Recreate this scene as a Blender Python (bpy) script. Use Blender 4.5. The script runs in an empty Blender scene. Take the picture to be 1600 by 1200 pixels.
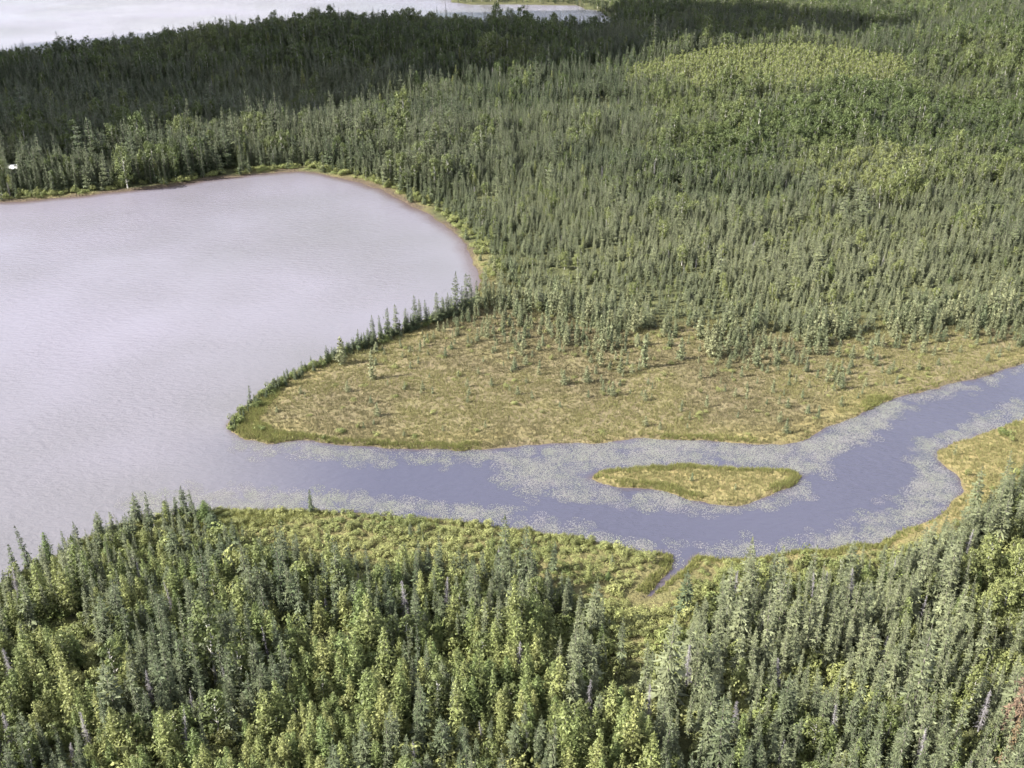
import bpy, math, random
import numpy as np
from mathutils import Vector

# ------------------------------------------------------------------ camera, sky, sun, exposure
SC = bpy.context.scene
COL = SC.collection
RNG = np.random.default_rng(7)
random.seed(7)
CAM_H = 100.0
PITCH = math.radians(27.1)
cam_d = bpy.data.cameras.new('camera')
cam_d.sensor_width = 36.0
cam_d.lens = 36.0
cam_d.clip_start = 1.0
cam_d.clip_end = 40000.0
cam = bpy.data.objects.new('camera', cam_d)
cam.location = (0, 0, CAM_H)
cam.rotation_euler = (math.pi / 2 - PITCH, 0, 0)
COL.objects.link(cam)
SC.camera = cam

SUN_EL = math.radians(38.0)
SUN_PHI = math.radians(14.0)          # the light travels towards +x, a little away from the camera
SUN_TO = Vector((-math.cos(SUN_EL) * math.cos(SUN_PHI), -math.cos(SUN_EL) * math.sin(SUN_PHI), math.sin(SUN_EL)))
sun_d = bpy.data.lights.new('sun', 'SUN')
sun_d.energy = 5.0
sun_d.angle = math.radians(0.53)
sun_d.color = (1.0, 0.955, 0.88)
sun = bpy.data.objects.new('sun', sun_d)
sun.rotation_euler = SUN_TO.to_track_quat('Z', 'Y').to_euler()
COL.objects.link(sun)

world = bpy.data.worlds.new('World')
SC.world = world
world.use_nodes = True
nt = world.node_tree
for n in list(nt.nodes):
    nt.nodes.remove(n)
w_out = nt.nodes.new('ShaderNodeOutputWorld')
w_bg = nt.nodes.new('ShaderNodeBackground')
w_sky = nt.nodes.new('ShaderNodeTexSky')
w_sky.sky_type = 'NISHITA'
w_sky.sun_disc = False
w_sky.sun_elevation = SUN_EL
w_sky.sun_rotation = math.atan2(SUN_TO.x, SUN_TO.y)
w_sky.air_density = 1.0
w_sky.dust_density = 1.5
# broken bright cloud over the whole dome, the sky that the lake mirrors
w_tc = nt.nodes.new('ShaderNodeTexCoord')
w_map = nt.nodes.new('ShaderNodeMapping')
w_map.inputs['Scale'].default_value = (1.0, 1.0, 2.6)
w_noise = nt.nodes.new('ShaderNodeTexNoise')
w_noise.inputs['Scale'].default_value = 2.6
w_noise.inputs['Detail'].default_value = 6.0
w_noise.inputs['Roughness'].default_value = 0.55
w_ramp = nt.nodes.new('ShaderNodeValToRGB')
w_ramp.color_ramp.elements[0].position = 0.38
w_ramp.color_ramp.elements[1].position = 0.60
w_mix = nt.nodes.new('ShaderNodeMix')
w_mix.data_type = 'RGBA'
w_mix.inputs['B'].default_value = (6.0, 5.9, 6.3, 1.0)
nt.links.new(w_tc.outputs['Generated'], w_map.inputs['Vector'])
nt.links.new(w_map.outputs['Vector'], w_noise.inputs['Vector'])
nt.links.new(w_noise.outputs['Fac'], w_ramp.inputs['Fac'])
nt.links.new(w_ramp.outputs['Color'], w_mix.inputs['Factor'])
nt.links.new(w_sky.outputs['Color'], w_mix.inputs['A'])
nt.links.new(w_mix.outputs['Result'], w_bg.inputs['Color'])
w_bg.inputs['Strength'].default_value = 0.08
nt.links.new(w_bg.outputs['Background'], w_out.inputs['Surface'])

SC.view_settings.view_transform = 'Standard'
SC.view_settings.look = 'None'
SC.view_settings.exposure = 1.9
SC.view_settings.gamma = 1.0
SC.view_settings.use_curve_mapping = False
SC.render.engine = 'CYCLES'
SC.cycles.max_bounces = 3
SC.cycles.glossy_bounces = 2
SC.cycles.diffuse_bounces = 1
SC.cycles.transmission_bounces = 2
SC.cycles.use_denoising = True
SC.cycles.denoiser = 'OPENIMAGEDENOISE'
SC.cycles.denoising_input_passes = 'RGB_ALBEDO_NORMAL'
SC.cycles.use_light_tree = False
world.cycles.sampling_method = 'MANUAL'
world.cycles.sample_map_resolution = 512
SC.cycles.use_adaptive_sampling = True
SC.cycles.adaptive_threshold = 0.03

# ------------------------------------------------------------------ measuring helpers (picture point <-> ground)
cp, sp = math.cos(PITCH), math.sin(PITCH)

def unproject(u, v, z=0.0):
    """the place on level z that the photograph shows at (u, v) of its 1600 x 1200 grid"""
    a, b = u - 800.0, 600.0 - v
    dy, dz = 1600 * cp + b * sp, -1600 * sp + b * cp
    t = (z - CAM_H) / dz
    return a * t, dy * t

def project(x, y, z):
    dz = z - CAM_H
    zc = y * cp - dz * sp
    yc = y * sp + dz * cp
    return 800 + 1600 * x / zc, 600 - 1600 * yc / zc, zc

def world_poly(pts, z=0.0):
    return np.array([unproject(u, v, z) for u, v in pts])

def inside(px, py, poly):
    poly = np.asarray(poly, float)
    r = np.zeros(px.shape, bool)
    n = len(poly)
    for i in range(n):
        x0, y0 = poly[i]; x1, y1 = poly[(i + 1) % n]
        if y0 == y1:
            continue
        c = (y0 > py) != (y1 > py)
        r ^= c & (px < (x1 - x0) * (py - y0) / (y1 - y0) + x0)
    return r

def edge_distance(px, py, poly, closed=True):
    poly = np.asarray(poly, float)
    d = np.full(px.shape, 1e18)
    n = len(poly)
    for i in range(n if closed else n - 1):
        a = poly[i]; b = poly[(i + 1) % n]
        ab = b - a
        l2 = max(ab @ ab, 1e-9)
        t = np.clip(((px - a[0]) * ab[0] + (py - a[1]) * ab[1]) / l2, 0, 1)
        d = np.minimum(d, (px - a[0] - t * ab[0]) ** 2 + (py - a[1] - t * ab[1]) ** 2)
    return np.sqrt(d)

def signed(px, py, poly):
    d = edge_distance(px, py, poly)
    return np.where(inside(px, py, poly), d, -d)

def _hash(ix, iy, seed):
    n = (ix.astype(np.int64) * 374761393 + iy.astype(np.int64) * 668265263 + seed * 974634777) & 0xFFFFFFFF
    n = ((n ^ (n >> 13)) * 1274126177) & 0xFFFFFFFF
    return ((n ^ (n >> 16)) & 0xFFFF) / 65535.0

def noise2(x, y, size, seed=0, octaves=3):
    x = np.asarray(x, float); y = np.asarray(y, float)
    tot, amp, s = 0.0, 0.0, 1.0
    for o in range(octaves):
        fx, fy = x / size * 2 ** o + 13.7 * o, y / size * 2 ** o - 7.3 * o
        ix, iy = np.floor(fx), np.floor(fy)
        tx, ty = fx - ix, fy - iy
        tx = tx * tx * (3 - 2 * tx); ty = ty * ty * (3 - 2 * ty)
        v = (_hash(ix, iy, seed + o) * (1 - tx) + _hash(ix + 1, iy, seed + o) * tx) * (1 - ty) + \
            (_hash(ix, iy + 1, seed + o) * (1 - tx) + _hash(ix + 1, iy + 1, seed + o) * tx) * ty
        tot = tot + v * s; amp += s; s *= 0.5
    return tot / amp

def smooth(a, b, x):
    t = np.clip((x - a) / (b - a), 0, 1)
    return t * t * (3 - 2 * t)

# ------------------------------------------------------------------ the map of the place
LAKE = world_poly([(-700, 330), (-300, 328), (-100, 322), (0, 316), (60, 313), (130, 306), (180, 300), (280, 289), (340, 279), (400, 272), (440, 269), (470, 268),
    (510, 273), (545, 281), (590, 295), (640, 318), (690, 348), (725, 380), (743, 408), (752, 440), (742, 466), (716, 482), (680, 496),
    (640, 511), (600, 527), (560, 541), (520, 556), (480, 574), (440, 594), (412, 612), (388, 632), (366, 652), (357, 665), (363, 676), (384, 686),
    (420, 692), (470, 686), (510, 689), (550, 698), (620, 704), (700, 703), (800, 699), (870, 693), (935, 689), (1000, 686), (1100, 688),
    (1170, 692), (1225, 692), (1262, 685), (1290, 668), (1340, 645), (1400, 621), (1480, 600), (1540, 586), (1600, 568), (1750, 525), (2000, 480),
    (2000, 540), (1750, 612), (1600, 656), (1540, 676), (1485, 691), (1464, 703), (1462, 718), (1488, 734), (1502, 752), (1503, 770), (1484, 792), (1440, 815),
    (1380, 845), (1300, 862), (1200, 870), (1120, 872), (1087, 868), (1073, 885), (1054, 901), (1041, 912), (1014, 937), (1007, 933), (1029, 909), (1045, 894), (1052, 879),
    (1050, 867), (1000, 860), (940, 850), (850, 834), (780, 821), (700, 815), (600, 810), (540, 802), (470, 798), (400, 794), (340, 797),
    (290, 803), (240, 812), (190, 824), (150, 838), (100, 862), (50, 890), (0, 916), (-100, 960), (-400, 1090), (-1500, 900), (-1500, 420)])
CREEK = world_poly([(1068, 872), (1058, 892), (1036, 911), (1008, 936)])
ISLAND = world_poly([(916, 747), (932, 736), (1000, 729), (1060, 725), (1100, 727), (1180, 732), (1238, 735), (1254, 742), (1246, 755),
    (1216, 774), (1170, 785), (1130, 787), (1080, 780), (1040, 769), (980, 762), (940, 756)])
FAR_LAKE = np.array([(-900, 520), (-420, 545), (-300, 570), (-250, 596), (-205, 640), (-150, 672), (-95, 688), (-40, 694), (20, 692), (56, 702), (74, 735), (66, 790),
    (48, 836), (0, 846), (-42, 846), (-62, 905), (-150, 1010), (-500, 1200), (-1500, 1500), (-2500, 1200), (-2500, 600)], float)
BOG_TOP = [(757, 452), (764, 476), (800, 484), (850, 492), (950, 508), (1050, 518), (1150, 524), (1250, 528), (1350, 520), (1450, 512), (1530, 502), (1600, 490), (1750, 462), (2050, 430)]
BOG = world_poly(BOG_TOP + [(2050, 600), (1600, 620), (1300, 720), (900, 720), (330, 720), (330, 650)])
MEADOW = world_poly([(1440, 690), (1600, 640), (1850, 570), (1850, 640), (1640, 712), (1590, 742), (1566, 772), (1535, 806), (1480, 832), (1420, 856), (1340, 876), (1200, 884), (1095, 886), (1080, 872), (1110, 860), (1300, 850), (1430, 800), (1480, 770)])
SHRUB_PX = [(325, 780), (470, 780), (600, 795), (780, 805), (940, 835), (1050, 850), (1120, 860), (1300, 852), (1400, 835), (1480, 812), (1500, 845), (1420, 888), (1250, 924), (1140, 940), (1100, 965), (1066, 1000),
    (1036, 1045), (960, 1040), (930, 972), (885, 935), (800, 908), (700, 894), (600, 888), (500, 884), (400, 872), (330, 846)]
SHRUB = world_poly(SHRUB_PX)
BROAD_PX = [(1500, 885), (1560, 860), (1700, 830), (1750, 1000), (1600, 1010), (1540, 1000), (1500, 950)]
STAND_PX = [(985, 116), (1060, 98), (1120, 86), (1250, 80), (1330, 92), (1405, 100), (1420, 128), (1370, 150), (1300, 142), (1240, 158), (1150, 142), (1090, 150), (1040, 134), (980, 138)]
MIXED_PX = [(1000, 138), (1250, 150), (1420, 125), (1500, 60), (1900, 60), (1900, 300), (1600, 290), (1480, 300), (1390, 330), (1240, 270), (1100, 245), (1040, 190)]
PALE_PX = [(1350, 240), (1440, 260), (1440, 300), (1380, 320), (1290, 330), (1270, 300)]

def water_sd(x, y):
    """metres inside (+) or outside (-) open water"""
    a = signed(x, y, LAKE)
    b = signed(x, y, ISLAND)
    c = signed(x, y, FAR_LAKE)
    s = np.maximum(np.minimum(a, -b), c)
    calm_ = smooth(3, 12, edge_distance(x, y, CREEK, closed=False)) * 0.9 + 0.1
    return s + ((noise2(x, y, 9.0, 3, 3) - 0.5) * 2.6 + (noise2(x, y, 2.6, 4, 1) - 0.5) * 0.7) * calm_

def relief(x, y):
    """height of dry land"""
    g = lambda cx, cy, sx, sy: np.exp(-((x - cx) / sx) ** 2 / 2 - ((y - cy) / sy) ** 2 / 2)
    z = 11.5 * g(-100, 605, 60, 36) + 2.0 * g(-35, 640, 50, 30) + 2.0 * g(-200, 550, 60, 40)
    z = z + 6.5 * g(150, 560, 85, 40) + 7 * g(330, 640, 120, 90)
    far = smooth(820, 1500, np.hypot(x, y))
    z = z + far * (noise2(x, y, 700, 21, 3) - 0.35) * 60
    dryness = smooth(230, 420, y) * (1 - smooth(820, 1500, y) * 0.5) + 0.5 * smooth(150, 80, y)
    z = z + dryness * (1.2 + 2.2 * (noise2(x, y, 60, 5, 3) - 0.4))
    return z

def ground_z(x, y, sd=None):
    if sd is None:
        sd = water_sd(x, y)
    land = -sd
    bank = 0.42 * smooth(-0.15, 0.9, land) + 0.30 * (noise2(x, y, 2.4, 9, 2) - 0.5) * smooth(0.5, 3, land)
    bed = -1.4 * smooth(0.1, 4.0, sd) - 0.1 * smooth(-0.2, 0.1, sd)
    return np.where(land > -0.15, bank + relief(x, y) * smooth(2, 26, land), bed)

# ------------------------------------------------------------------ material helpers
def new_mat(name):
    m = bpy.data.materials.new(name)
    m.use_nodes = True
    t = m.node_tree
    for n in list(t.nodes):
        t.nodes.remove(n)
    return m, t

def N(t, kind, **kw):
    n = t.nodes.new(kind)
    for k, v in kw.items():
        if k in n.inputs:
            n.inputs[k].default_value = v
        else:
            setattr(n, k, v)
    return n

def mixc(t, fac, a, b, blend='MIX'):
    n = t.nodes.new('ShaderNodeMix')
    n.data_type = 'RGBA'
    n.blend_type = blend
    for k, v in (('Factor', fac), ('A', a), ('B', b)):
        if hasattr(v, 'is_output'):
            t.links.new(v, n.inputs[k])
        elif k == 'Factor':
            n.inputs[k].default_value = v
        else:
            n.inputs[k].default_value = (*v, 1.0)
    return n.outputs['Result']

def leaf_mat(name, c0, c1, translucent=0.25, speck=None):
    """foliage: c0..c1 by the plant's own tint, every spray a little lighter or darker than the next"""
    m, t = new_mat(name)
    at = N(t, 'ShaderNodeAttribute', attribute_type='INSTANCER', attribute_name='tint')
    rn = N(t, 'ShaderNodeAttribute', attribute_type='GEOMETRY', attribute_name='rnd')
    col = mixc(t, at.outputs['Fac'], c0, c1)
    rp = N(t, 'ShaderNodeMapRange')
    rp.inputs['To Min'].default_value = 0.5
    rp.inputs['To Max'].default_value = 1.42
    t.links.new(rn.outputs['Fac'], rp.inputs['Value'])
    hv = N(t, 'ShaderNodeHueSaturation')
    t.links.new(rp.outputs['Result'], hv.inputs['Value'])
    t.links.new(col, hv.inputs['Color'])
    b = N(t, 'ShaderNodeBsdfPrincipled')
    b.inputs['Roughness'].default_value = 0.6
    b.inputs['Specular IOR Level'].default_value = 0.3
    t.links.new(hv.outputs['Color'], b.inputs['Base Color'])
    tr = N(t, 'ShaderNodeBsdfTranslucent')
    t.links.new(hv.outputs['Color'], tr.inputs['Color'])
    mx = N(t, 'ShaderNodeMixShader')
    mx.inputs['Fac'].default_value = translucent
    t.links.new(b.outputs['BSDF'], mx.inputs[1])
    t.links.new(tr.outputs['BSDF'], mx.inputs[2])
    o = N(t, 'ShaderNodeOutputMaterial')
    t.links.new(mx.outputs['Shader'], o.inputs['Surface'])
    return m

def bark_mat(name, c0, c1, scale=8.0):
    m, t = new_mat(name)
    tc = N(t, 'ShaderNodeTexCoord')
    ns = N(t, 'ShaderNodeTexNoise', Scale=scale, Detail=4.0)
    t.links.new(tc.outputs['Object'], ns.inputs['Vector'])
    b = N(t, 'ShaderNodeBsdfPrincipled')
    b.inputs['Roughness'].default_value = 0.85
    t.links.new(mixc(t, ns.outputs['Fac'], c0, c1), b.inputs['Base Color'])
    o = N(t, 'ShaderNodeOutputMaterial')
    t.links.new(b.outputs['BSDF'], o.inputs['Surface'])
    return m

M_SPRUCE = leaf_mat('spruce_needles', (0.056, 0.074, 0.035), (0.152, 0.165, 0.088), 0.20)
M_LARCH = leaf_mat('larch_needles', (0.100, 0.145, 0.048), (0.225, 0.235, 0.085), 0.32)
M_BOGLARCH = leaf_mat('bog_larch_needles', (0.120, 0.145, 0.075), (0.220, 0.225, 0.120), 0.30)
M_BROAD = leaf_mat('broad_leaves', (0.068, 0.092, 0.030), (0.155, 0.172, 0.062), 0.30)
M_YOUNG = leaf_mat('young_leaves', (0.130, 0.155, 0.050), (0.170, 0.190, 0.066), 0.30)
M_SHRUB = leaf_mat('shrub_leaves', (0.125, 0.155, 0.048), (0.235, 0.245, 0.090), 0.30)
M_RUST = leaf_mat('dead_needles', (0.125, 0.085, 0.062), (0.190, 0.135, 0.072), 0.15)
M_SEDGE = leaf_mat('sedge_blades', (0.158, 0.140, 0.078), (0.215, 0.204, 0.088), 0.30)
M_REED = leaf_mat('green_sedge_blades', (0.145, 0.160, 0.056), (0.225, 0.225, 0.078), 0.30)
M_BARK = bark_mat('conifer_bark', (0.10, 0.085, 0.07), (0.20, 0.18, 0.16))
M_PALEBARK = bark_mat('birch_bark', (0.30, 0.29, 0.26), (0.50, 0.48, 0.44))
M_DEAD = bark_mat('weathered_wood', (0.13, 0.12, 0.125), (0.24, 0.225, 0.23))

def ground_mat():
    m, t = new_mat('peat_and_moss')
    at = N(t, 'ShaderNodeAttribute', attribute_type='GEOMETRY', attribute_name='cover')
    sep = N(t, 'ShaderNodeSeparateColor')
    t.links.new(at.outputs['Color'], sep.inputs['Color'])
    geo = N(t, 'ShaderNodeNewGeometry')
    def nz(scale, detail=5.0, stretch=None):
        n = N(t, 'ShaderNodeTexNoise', Scale=scale, Detail=detail, Roughness=0.6)
        src = geo.outputs['Position']
        if stretch:
            mp = N(t, 'ShaderNodeMapping')
            mp.inputs['Scale'].default_value = stretch
            t.links.new(src, mp.inputs['Vector'])
            src = mp.outputs['Vector']
        t.links.new(src, n.inputs['Vector'])
        r = N(t, 'ShaderNodeMapRange')
        r.inputs['From Min'].default_value = 0.36
        r.inputs['From Max'].default_value = 0.64
        t.links.new(n.outputs['Fac'], r.inputs['Value'])
        return r.outputs['Result']
    patch, fine, mid = nz(0.075), nz(1.6), nz(0.35, 5.0, (0.7, 1.2, 1.0))
    moss = mixc(t, mid, (0.045, 0.050, 0.022), (0.095, 0.100, 0.040))
    bog = mixc(t, patch, (0.136, 0.118, 0.066), (0.174, 0.161, 0.070))
    bog = mixc(t, mid, bog, (0.164, 0.141, 0.080))
    bog = mixc(t, fine, bog, mixc(t, 0.5, bog, (0.12, 0.085, 0.05)))
    gold = mixc(t, mid, (0.225, 0.188, 0.082), (0.185, 0.168, 0.070))
    gold = mixc(t, fine, gold, mixc(t, 0.4, gold, (0.14, 0.10, 0.05)))
    mud = mixc(t, fine, (0.055, 0.042, 0.030), (0.105, 0.080, 0.052))
    c = mixc(t, sep.outputs['Red'], moss, bog)
    c = mixc(t, sep.outputs['Green'], c, gold)
    c = mixc(t, sep.outputs['Blue'], c, mud)
    bp = N(t, 'ShaderNodeBump', Strength=0.9, Distance=0.35)
    t.links.new(fine, bp.inputs['Height'])
    b = N(t, 'ShaderNodeBsdfPrincipled')
    b.inputs['Roughness'].default_value = 0.9
    b.inputs['Specular IOR Level'].default_value = 0.2
    t.links.new(c, b.inputs['Base Color'])
    t.links.new(bp.outputs['Normal'], b.inputs['Normal'])
    o = N(t, 'ShaderNodeOutputMaterial')
    t.links.new(b.outputs['BSDF'], o.inputs['Surface'])
    return m

def water_mat():
    m, t = new_mat('lake_water')
    at = N(t, 'ShaderNodeAttribute', attribute_type='GEOMETRY', attribute_name='cover')
    sep = N(t, 'ShaderNodeSeparateColor')
    t.links.new(at.outputs['Color'], sep.inputs['Color'])
    geo = N(t, 'ShaderNodeNewGeometry')
    mp = N(t, 'ShaderNodeMapping')
    mp.inputs['Scale'].default_value = (0.55, 1.0, 1.0)
    mp.inputs['Rotation'].default_value = (0, 0, 0.35)
    t.links.new(geo.outputs['Position'], mp.inputs['Vector'])
    n1 = N(t, 'ShaderNodeTexNoise', Scale=0.9, Detail=5.0, Roughness=0.65)
    t.links.new(mp.outputs['Vector'], n1.inputs['Vector'])
    n2 = N(t, 'ShaderNodeTexNoise', Scale=0.02, Detail=4.0, Roughness=0.55)
    t.links.new(geo.outputs['Position'], n2.inputs['Vector'])
    sheen_noise = N(t, 'ShaderNodeTexNoise', Scale=0.011, Detail=3.0, Roughness=0.5)
    t.links.new(geo.outputs['Position'], sheen_noise.inputs['Vector'])
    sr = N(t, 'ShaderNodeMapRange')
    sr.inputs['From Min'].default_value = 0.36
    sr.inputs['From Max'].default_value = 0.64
    t.links.new(sheen_noise.outputs['Fac'], sr.inputs['Value'])
    open_water = mixc(t, sr.outputs['Result'], (0.104, 0.100, 0.108), (0.142, 0.133, 0.160))  # base colour raised to paint in sky sheen, varied in broad wind patches
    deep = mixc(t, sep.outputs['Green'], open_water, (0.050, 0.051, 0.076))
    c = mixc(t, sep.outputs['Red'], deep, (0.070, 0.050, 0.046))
    def rng(src, a0, a1, b0, b1):
        r = N(t, 'ShaderNodeMapRange')
        for k, v in zip(('From Min', 'From Max', 'To Min', 'To Max'), (a0, a1, b0, b1)):
            r.inputs[k].default_value = v
        t.links.new(src, r.inputs['Value'])
        return r.outputs['Result']
    def mul(p, q):
        m_ = N(t, 'ShaderNodeMath', operation='MULTIPLY')
        t.links.new(p, m_.inputs[0]); t.links.new(q, m_.inputs[1])
        return m_.outputs[0]
    wind = rng(n2.outputs['Fac'], 0.38, 0.62, 0.35, 1.0)          # patches of wind
    shelter = rng(sep.outputs['Blue'], 0.0, 1.0, 1.0, 0.35)       # calmer under the far shore
    breeze = mul(wind, shelter)
    rough = rng(breeze, 0.0, 1.0, 0.07, 0.26)
    bp = N(t, 'ShaderNodeBump', Distance=0.5)
    t.links.new(rng(breeze, 0.0, 1.0, 0.15, 0.75), bp.inputs['Strength'])
    t.links.new(n1.outputs['Fac'], bp.inputs['Height'])
    b = N(t, 'ShaderNodeBsdfPrincipled')
    b.inputs['IOR'].default_value = 1.333
    t.links.new(c, b.inputs['Base Color'])
    t.links.new(rough, b.inputs['Roughness'])
    t.links.new(bp.outputs['Normal'], b.inputs['Normal'])
    o = N(t, 'ShaderNodeOutputMaterial')
    t.links.new(b.outputs['BSDF'], o.inputs['Surface'])
    return m

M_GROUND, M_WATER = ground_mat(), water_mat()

# ------------------------------------------------------------------ ground and water sheets
def axis(lo, hi, step, far, grow=1.10):
    a = list(np.arange(lo, hi + step, step))
    d = step
    while a[-1] < far:
        d *= grow
        a.append(a[-1] + d)
    d = step
    head = []
    x = lo
    while x > -far:
        d *= grow
        x -= d
        head.append(x)
    return np.array(head[::-1] + a)

AX = axis(-215, 235, 1.05, 9000)
AY = axis(62, 400, 1.05, 9000)
GX, GY = np.meshgrid(AX, AY)
SD = water_sd(GX, GY)
GZ = ground_z(GX, GY, SD)
NX, NY = len(AX), len(AY)

def set_cover(me, rgb):
    a = me.attributes.new('cover', 'FLOAT_COLOR', 'POINT')
    buf = np.ones((len(rgb), 4), np.float32)
    buf[:, :3] = rgb
    a.data.foreach_set('color', buf.ravel())

def sheet(name, face_mask, z, cover, mat, **props):
    """the cells of the survey grid picked by face_mask, as one sheet"""
    jj, ii = np.nonzero(face_mask)
    quad = np.stack([jj * NX + ii, jj * NX + ii + 1, (jj + 1) * NX + ii + 1, (jj + 1) * NX + ii], 1)
    used, inv = np.unique(quad.ravel(), return_inverse=True)
    co = np.stack([GX.ravel()[used], GY.ravel()[used], z.ravel()[used]], 1)
    me = bpy.data.meshes.new(name)
    me.vertices.add(len(co)); me.vertices.foreach_set('co', co.astype(np.float32).ravel())
    me.loops.add(quad.size); me.loops.foreach_set('vertex_index', inv.astype(np.int32))
    me.polygons.add(len(quad)); me.polygons.foreach_set('loop_start', np.arange(0, quad.size, 4, dtype=np.int32))
    me.polygons.foreach_set('use_smooth', np.ones(len(quad), bool))
    me.update(calc_edges=True)
    set_cover(me, cover.reshape(-1, 3)[used])
    me.materials.append(mat)
    o = bpy.data.objects.new(name, me)
    COL.objects.link(o)
    for k, v in props.items():
        o[k] = v
    return o

bog_sd = signed(GX, GY, BOG) + (noise2(GX, GY, 14, 31, 3) - 0.5) * 16
isl_sd = signed(GX, GY, ISLAND)
mea_sd = signed(GX, GY, MEADOW) + (noise2(GX, GY, 6, 32, 2) - 0.5) * 4
shr_sd = signed(GX, GY, SHRUB)
far_edge = edge_distance(GX, GY, LAKE[2:20], closed=False)
m_bog = smooth(-5, 5, bog_sd)
m_gold = np.maximum(smooth(-4, 1, isl_sd), smooth(-2, 2, mea_sd))
m_gold = np.maximum(m_gold, m_bog * smooth(9, 3, -SD) * smooth(0.35, 0.6, noise2(GX, GY, 18, 34, 2)) * 0.9)
m_gold = np.maximum(m_gold, smooth(7, 2, -SD) * smooth(12, 4, far_edge) * 0.55 * smooth(0.35, 0.6, noise2(GX, GY, 15, 39, 2)))
m_gold = np.maximum(m_gold, smooth(-3, 3, shr_sd) * 0.5)
m_mud = smooth(0.75, 0.1, -SD) * (0.5 + 0.5 * smooth(20, 8, far_edge))
m_mud = np.maximum(m_mud, smooth(3.0, 1.0, -SD) * smooth(14, 6, far_edge) * smooth(0.3, 0.55, noise2(GX, GY, 9, 37, 2)))
cover_g = np.stack([m_bog, m_gold, m_mud], -1)

fm = lambda a: (a[:-1, :-1] + a[1:, :-1] + a[:-1, 1:] + a[1:, 1:]) / 4
f_isl = fm(isl_sd) > -6
f_bog = (fm(signed(GX, GY, BOG)) > 0) & ~f_isl
f_mea = (fm(signed(GX, GY, MEADOW)) > 0) & ~f_isl & ~f_bog
sheet('forest_floor', ~(f_isl | f_bog | f_mea), GZ, cover_g, M_GROUND, kind='structure', label='mossy forest floor under the spruces')
sheet('bog', f_bog, GZ, cover_g, M_GROUND, kind='structure', label='tan sedge bog jutting out between lake and river')
sheet('sedge_island', f_isl, GZ, cover_g, M_GROUND, kind='structure', label='golden sedge island in the river bend')
sheet('river_meadow', f_mea, GZ, cover_g, M_GROUND, kind='structure', label='golden sedge meadow on the near river bank')

LAKE_SD = signed(GX, GY, LAKE)
shallow = smooth(5.0, 0.0, SD) * smooth(24, 8, far_edge) * 0.9
shallow = np.maximum(shallow, smooth(0.9, 0.0, SD) * 0.6)
RU, RV, _ = project(GX, np.maximum(GY, 30), 0 * GX)
river = smooth(200, 620, RU) * smooth(655, 705, RV)
river = np.maximum(river, smooth(1180, 1300, RU) * smooth(520, 560, RV))
calm = smooth(30, 6, SD) * smooth(45, 20, far_edge)
cover_w = np.stack([shallow, river, calm], -1)
wet = np.maximum(np.maximum(SD[:-1, :-1], SD[1:, :-1]), np.maximum(SD[:-1, 1:], SD[1:, 1:])) > -1.2
far_wet = wet & (fm(signed(GX, GY, FAR_LAKE)) > -8)
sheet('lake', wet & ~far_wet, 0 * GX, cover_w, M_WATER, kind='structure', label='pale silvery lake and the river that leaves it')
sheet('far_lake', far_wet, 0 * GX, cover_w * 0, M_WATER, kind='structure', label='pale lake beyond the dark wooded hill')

# ------------------------------------------------------------------ plant meshes
class Plant:
    def __init__(self):
        self.v, self.f, self.r = [], [], []
    def tri(self, a, b, c, r=None):
        n = len(self.v)
        self.v += [a, b, c]; self.f.append((n, n + 1, n + 2))
        r = random.random() if r is None else r
        self.r += [r] * 3
    def quad(self, a, b, c, d, r=None):
        n = len(self.v)
        self.v += [a, b, c, d]; self.f.append((n, n + 1, n + 2, n + 3))
        r = random.random() if r is None else r
        self.r += [r] * 4
    def tube(self, pts, radii, sides=6):
        n0 = len(self.v)
        for p, r in zip(pts, radii):
            for k in range(sides):
                a = 2 * math.pi * k / sides
                self.v.append((p[0] + math.cos(a) * r, p[1] + math.sin(a) * r, p[2])); self.r.append(0.5)
        for i in range(len(pts) - 1):
            for k in range(sides):
                a, b = n0 + i * sides + k, n0 + i * sides + (k + 1) % sides
                self.f.append((a, b, b + sides, a + sides))
    def stick(self, a, b, r0, r1):
        """a thin three-sided branch between two points"""
        a, b = Vector(a), Vector(b)
        d = (b - a).normalized()
        s = d.orthogonal().normalized(); t = d.cross(s)
        n = len(self.v)
        for p, r in ((a, r0), (b, r1)):
            for k in range(3):
                w = p + (s * math.cos(k * 2.0944) + t * math.sin(k * 2.0944)) * r
                self.v.append(tuple(w)); self.r.append(0.5)
        for k in range(3):
            self.f.append((n + k, n + (k + 1) % 3, n + 3 + (k + 1) % 3, n + 3 + k))
    def mesh(self, name, mat):
        me = bpy.data.meshes.new(name)
        me.from_pydata([tuple(p) for p in self.v], [], self.f)
        a = me.attributes.new('rnd', 'FLOAT', 'POINT')
        a.data.foreach_set('value', np.array(self.r, np.float32))
        me.materials.append(mat)
        me.update()
        return me

U = random.uniform
def dirv(az, el):
    return Vector((math.cos(az) * math.cos(el), math.sin(az) * math.cos(el), math.sin(el)))

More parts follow.
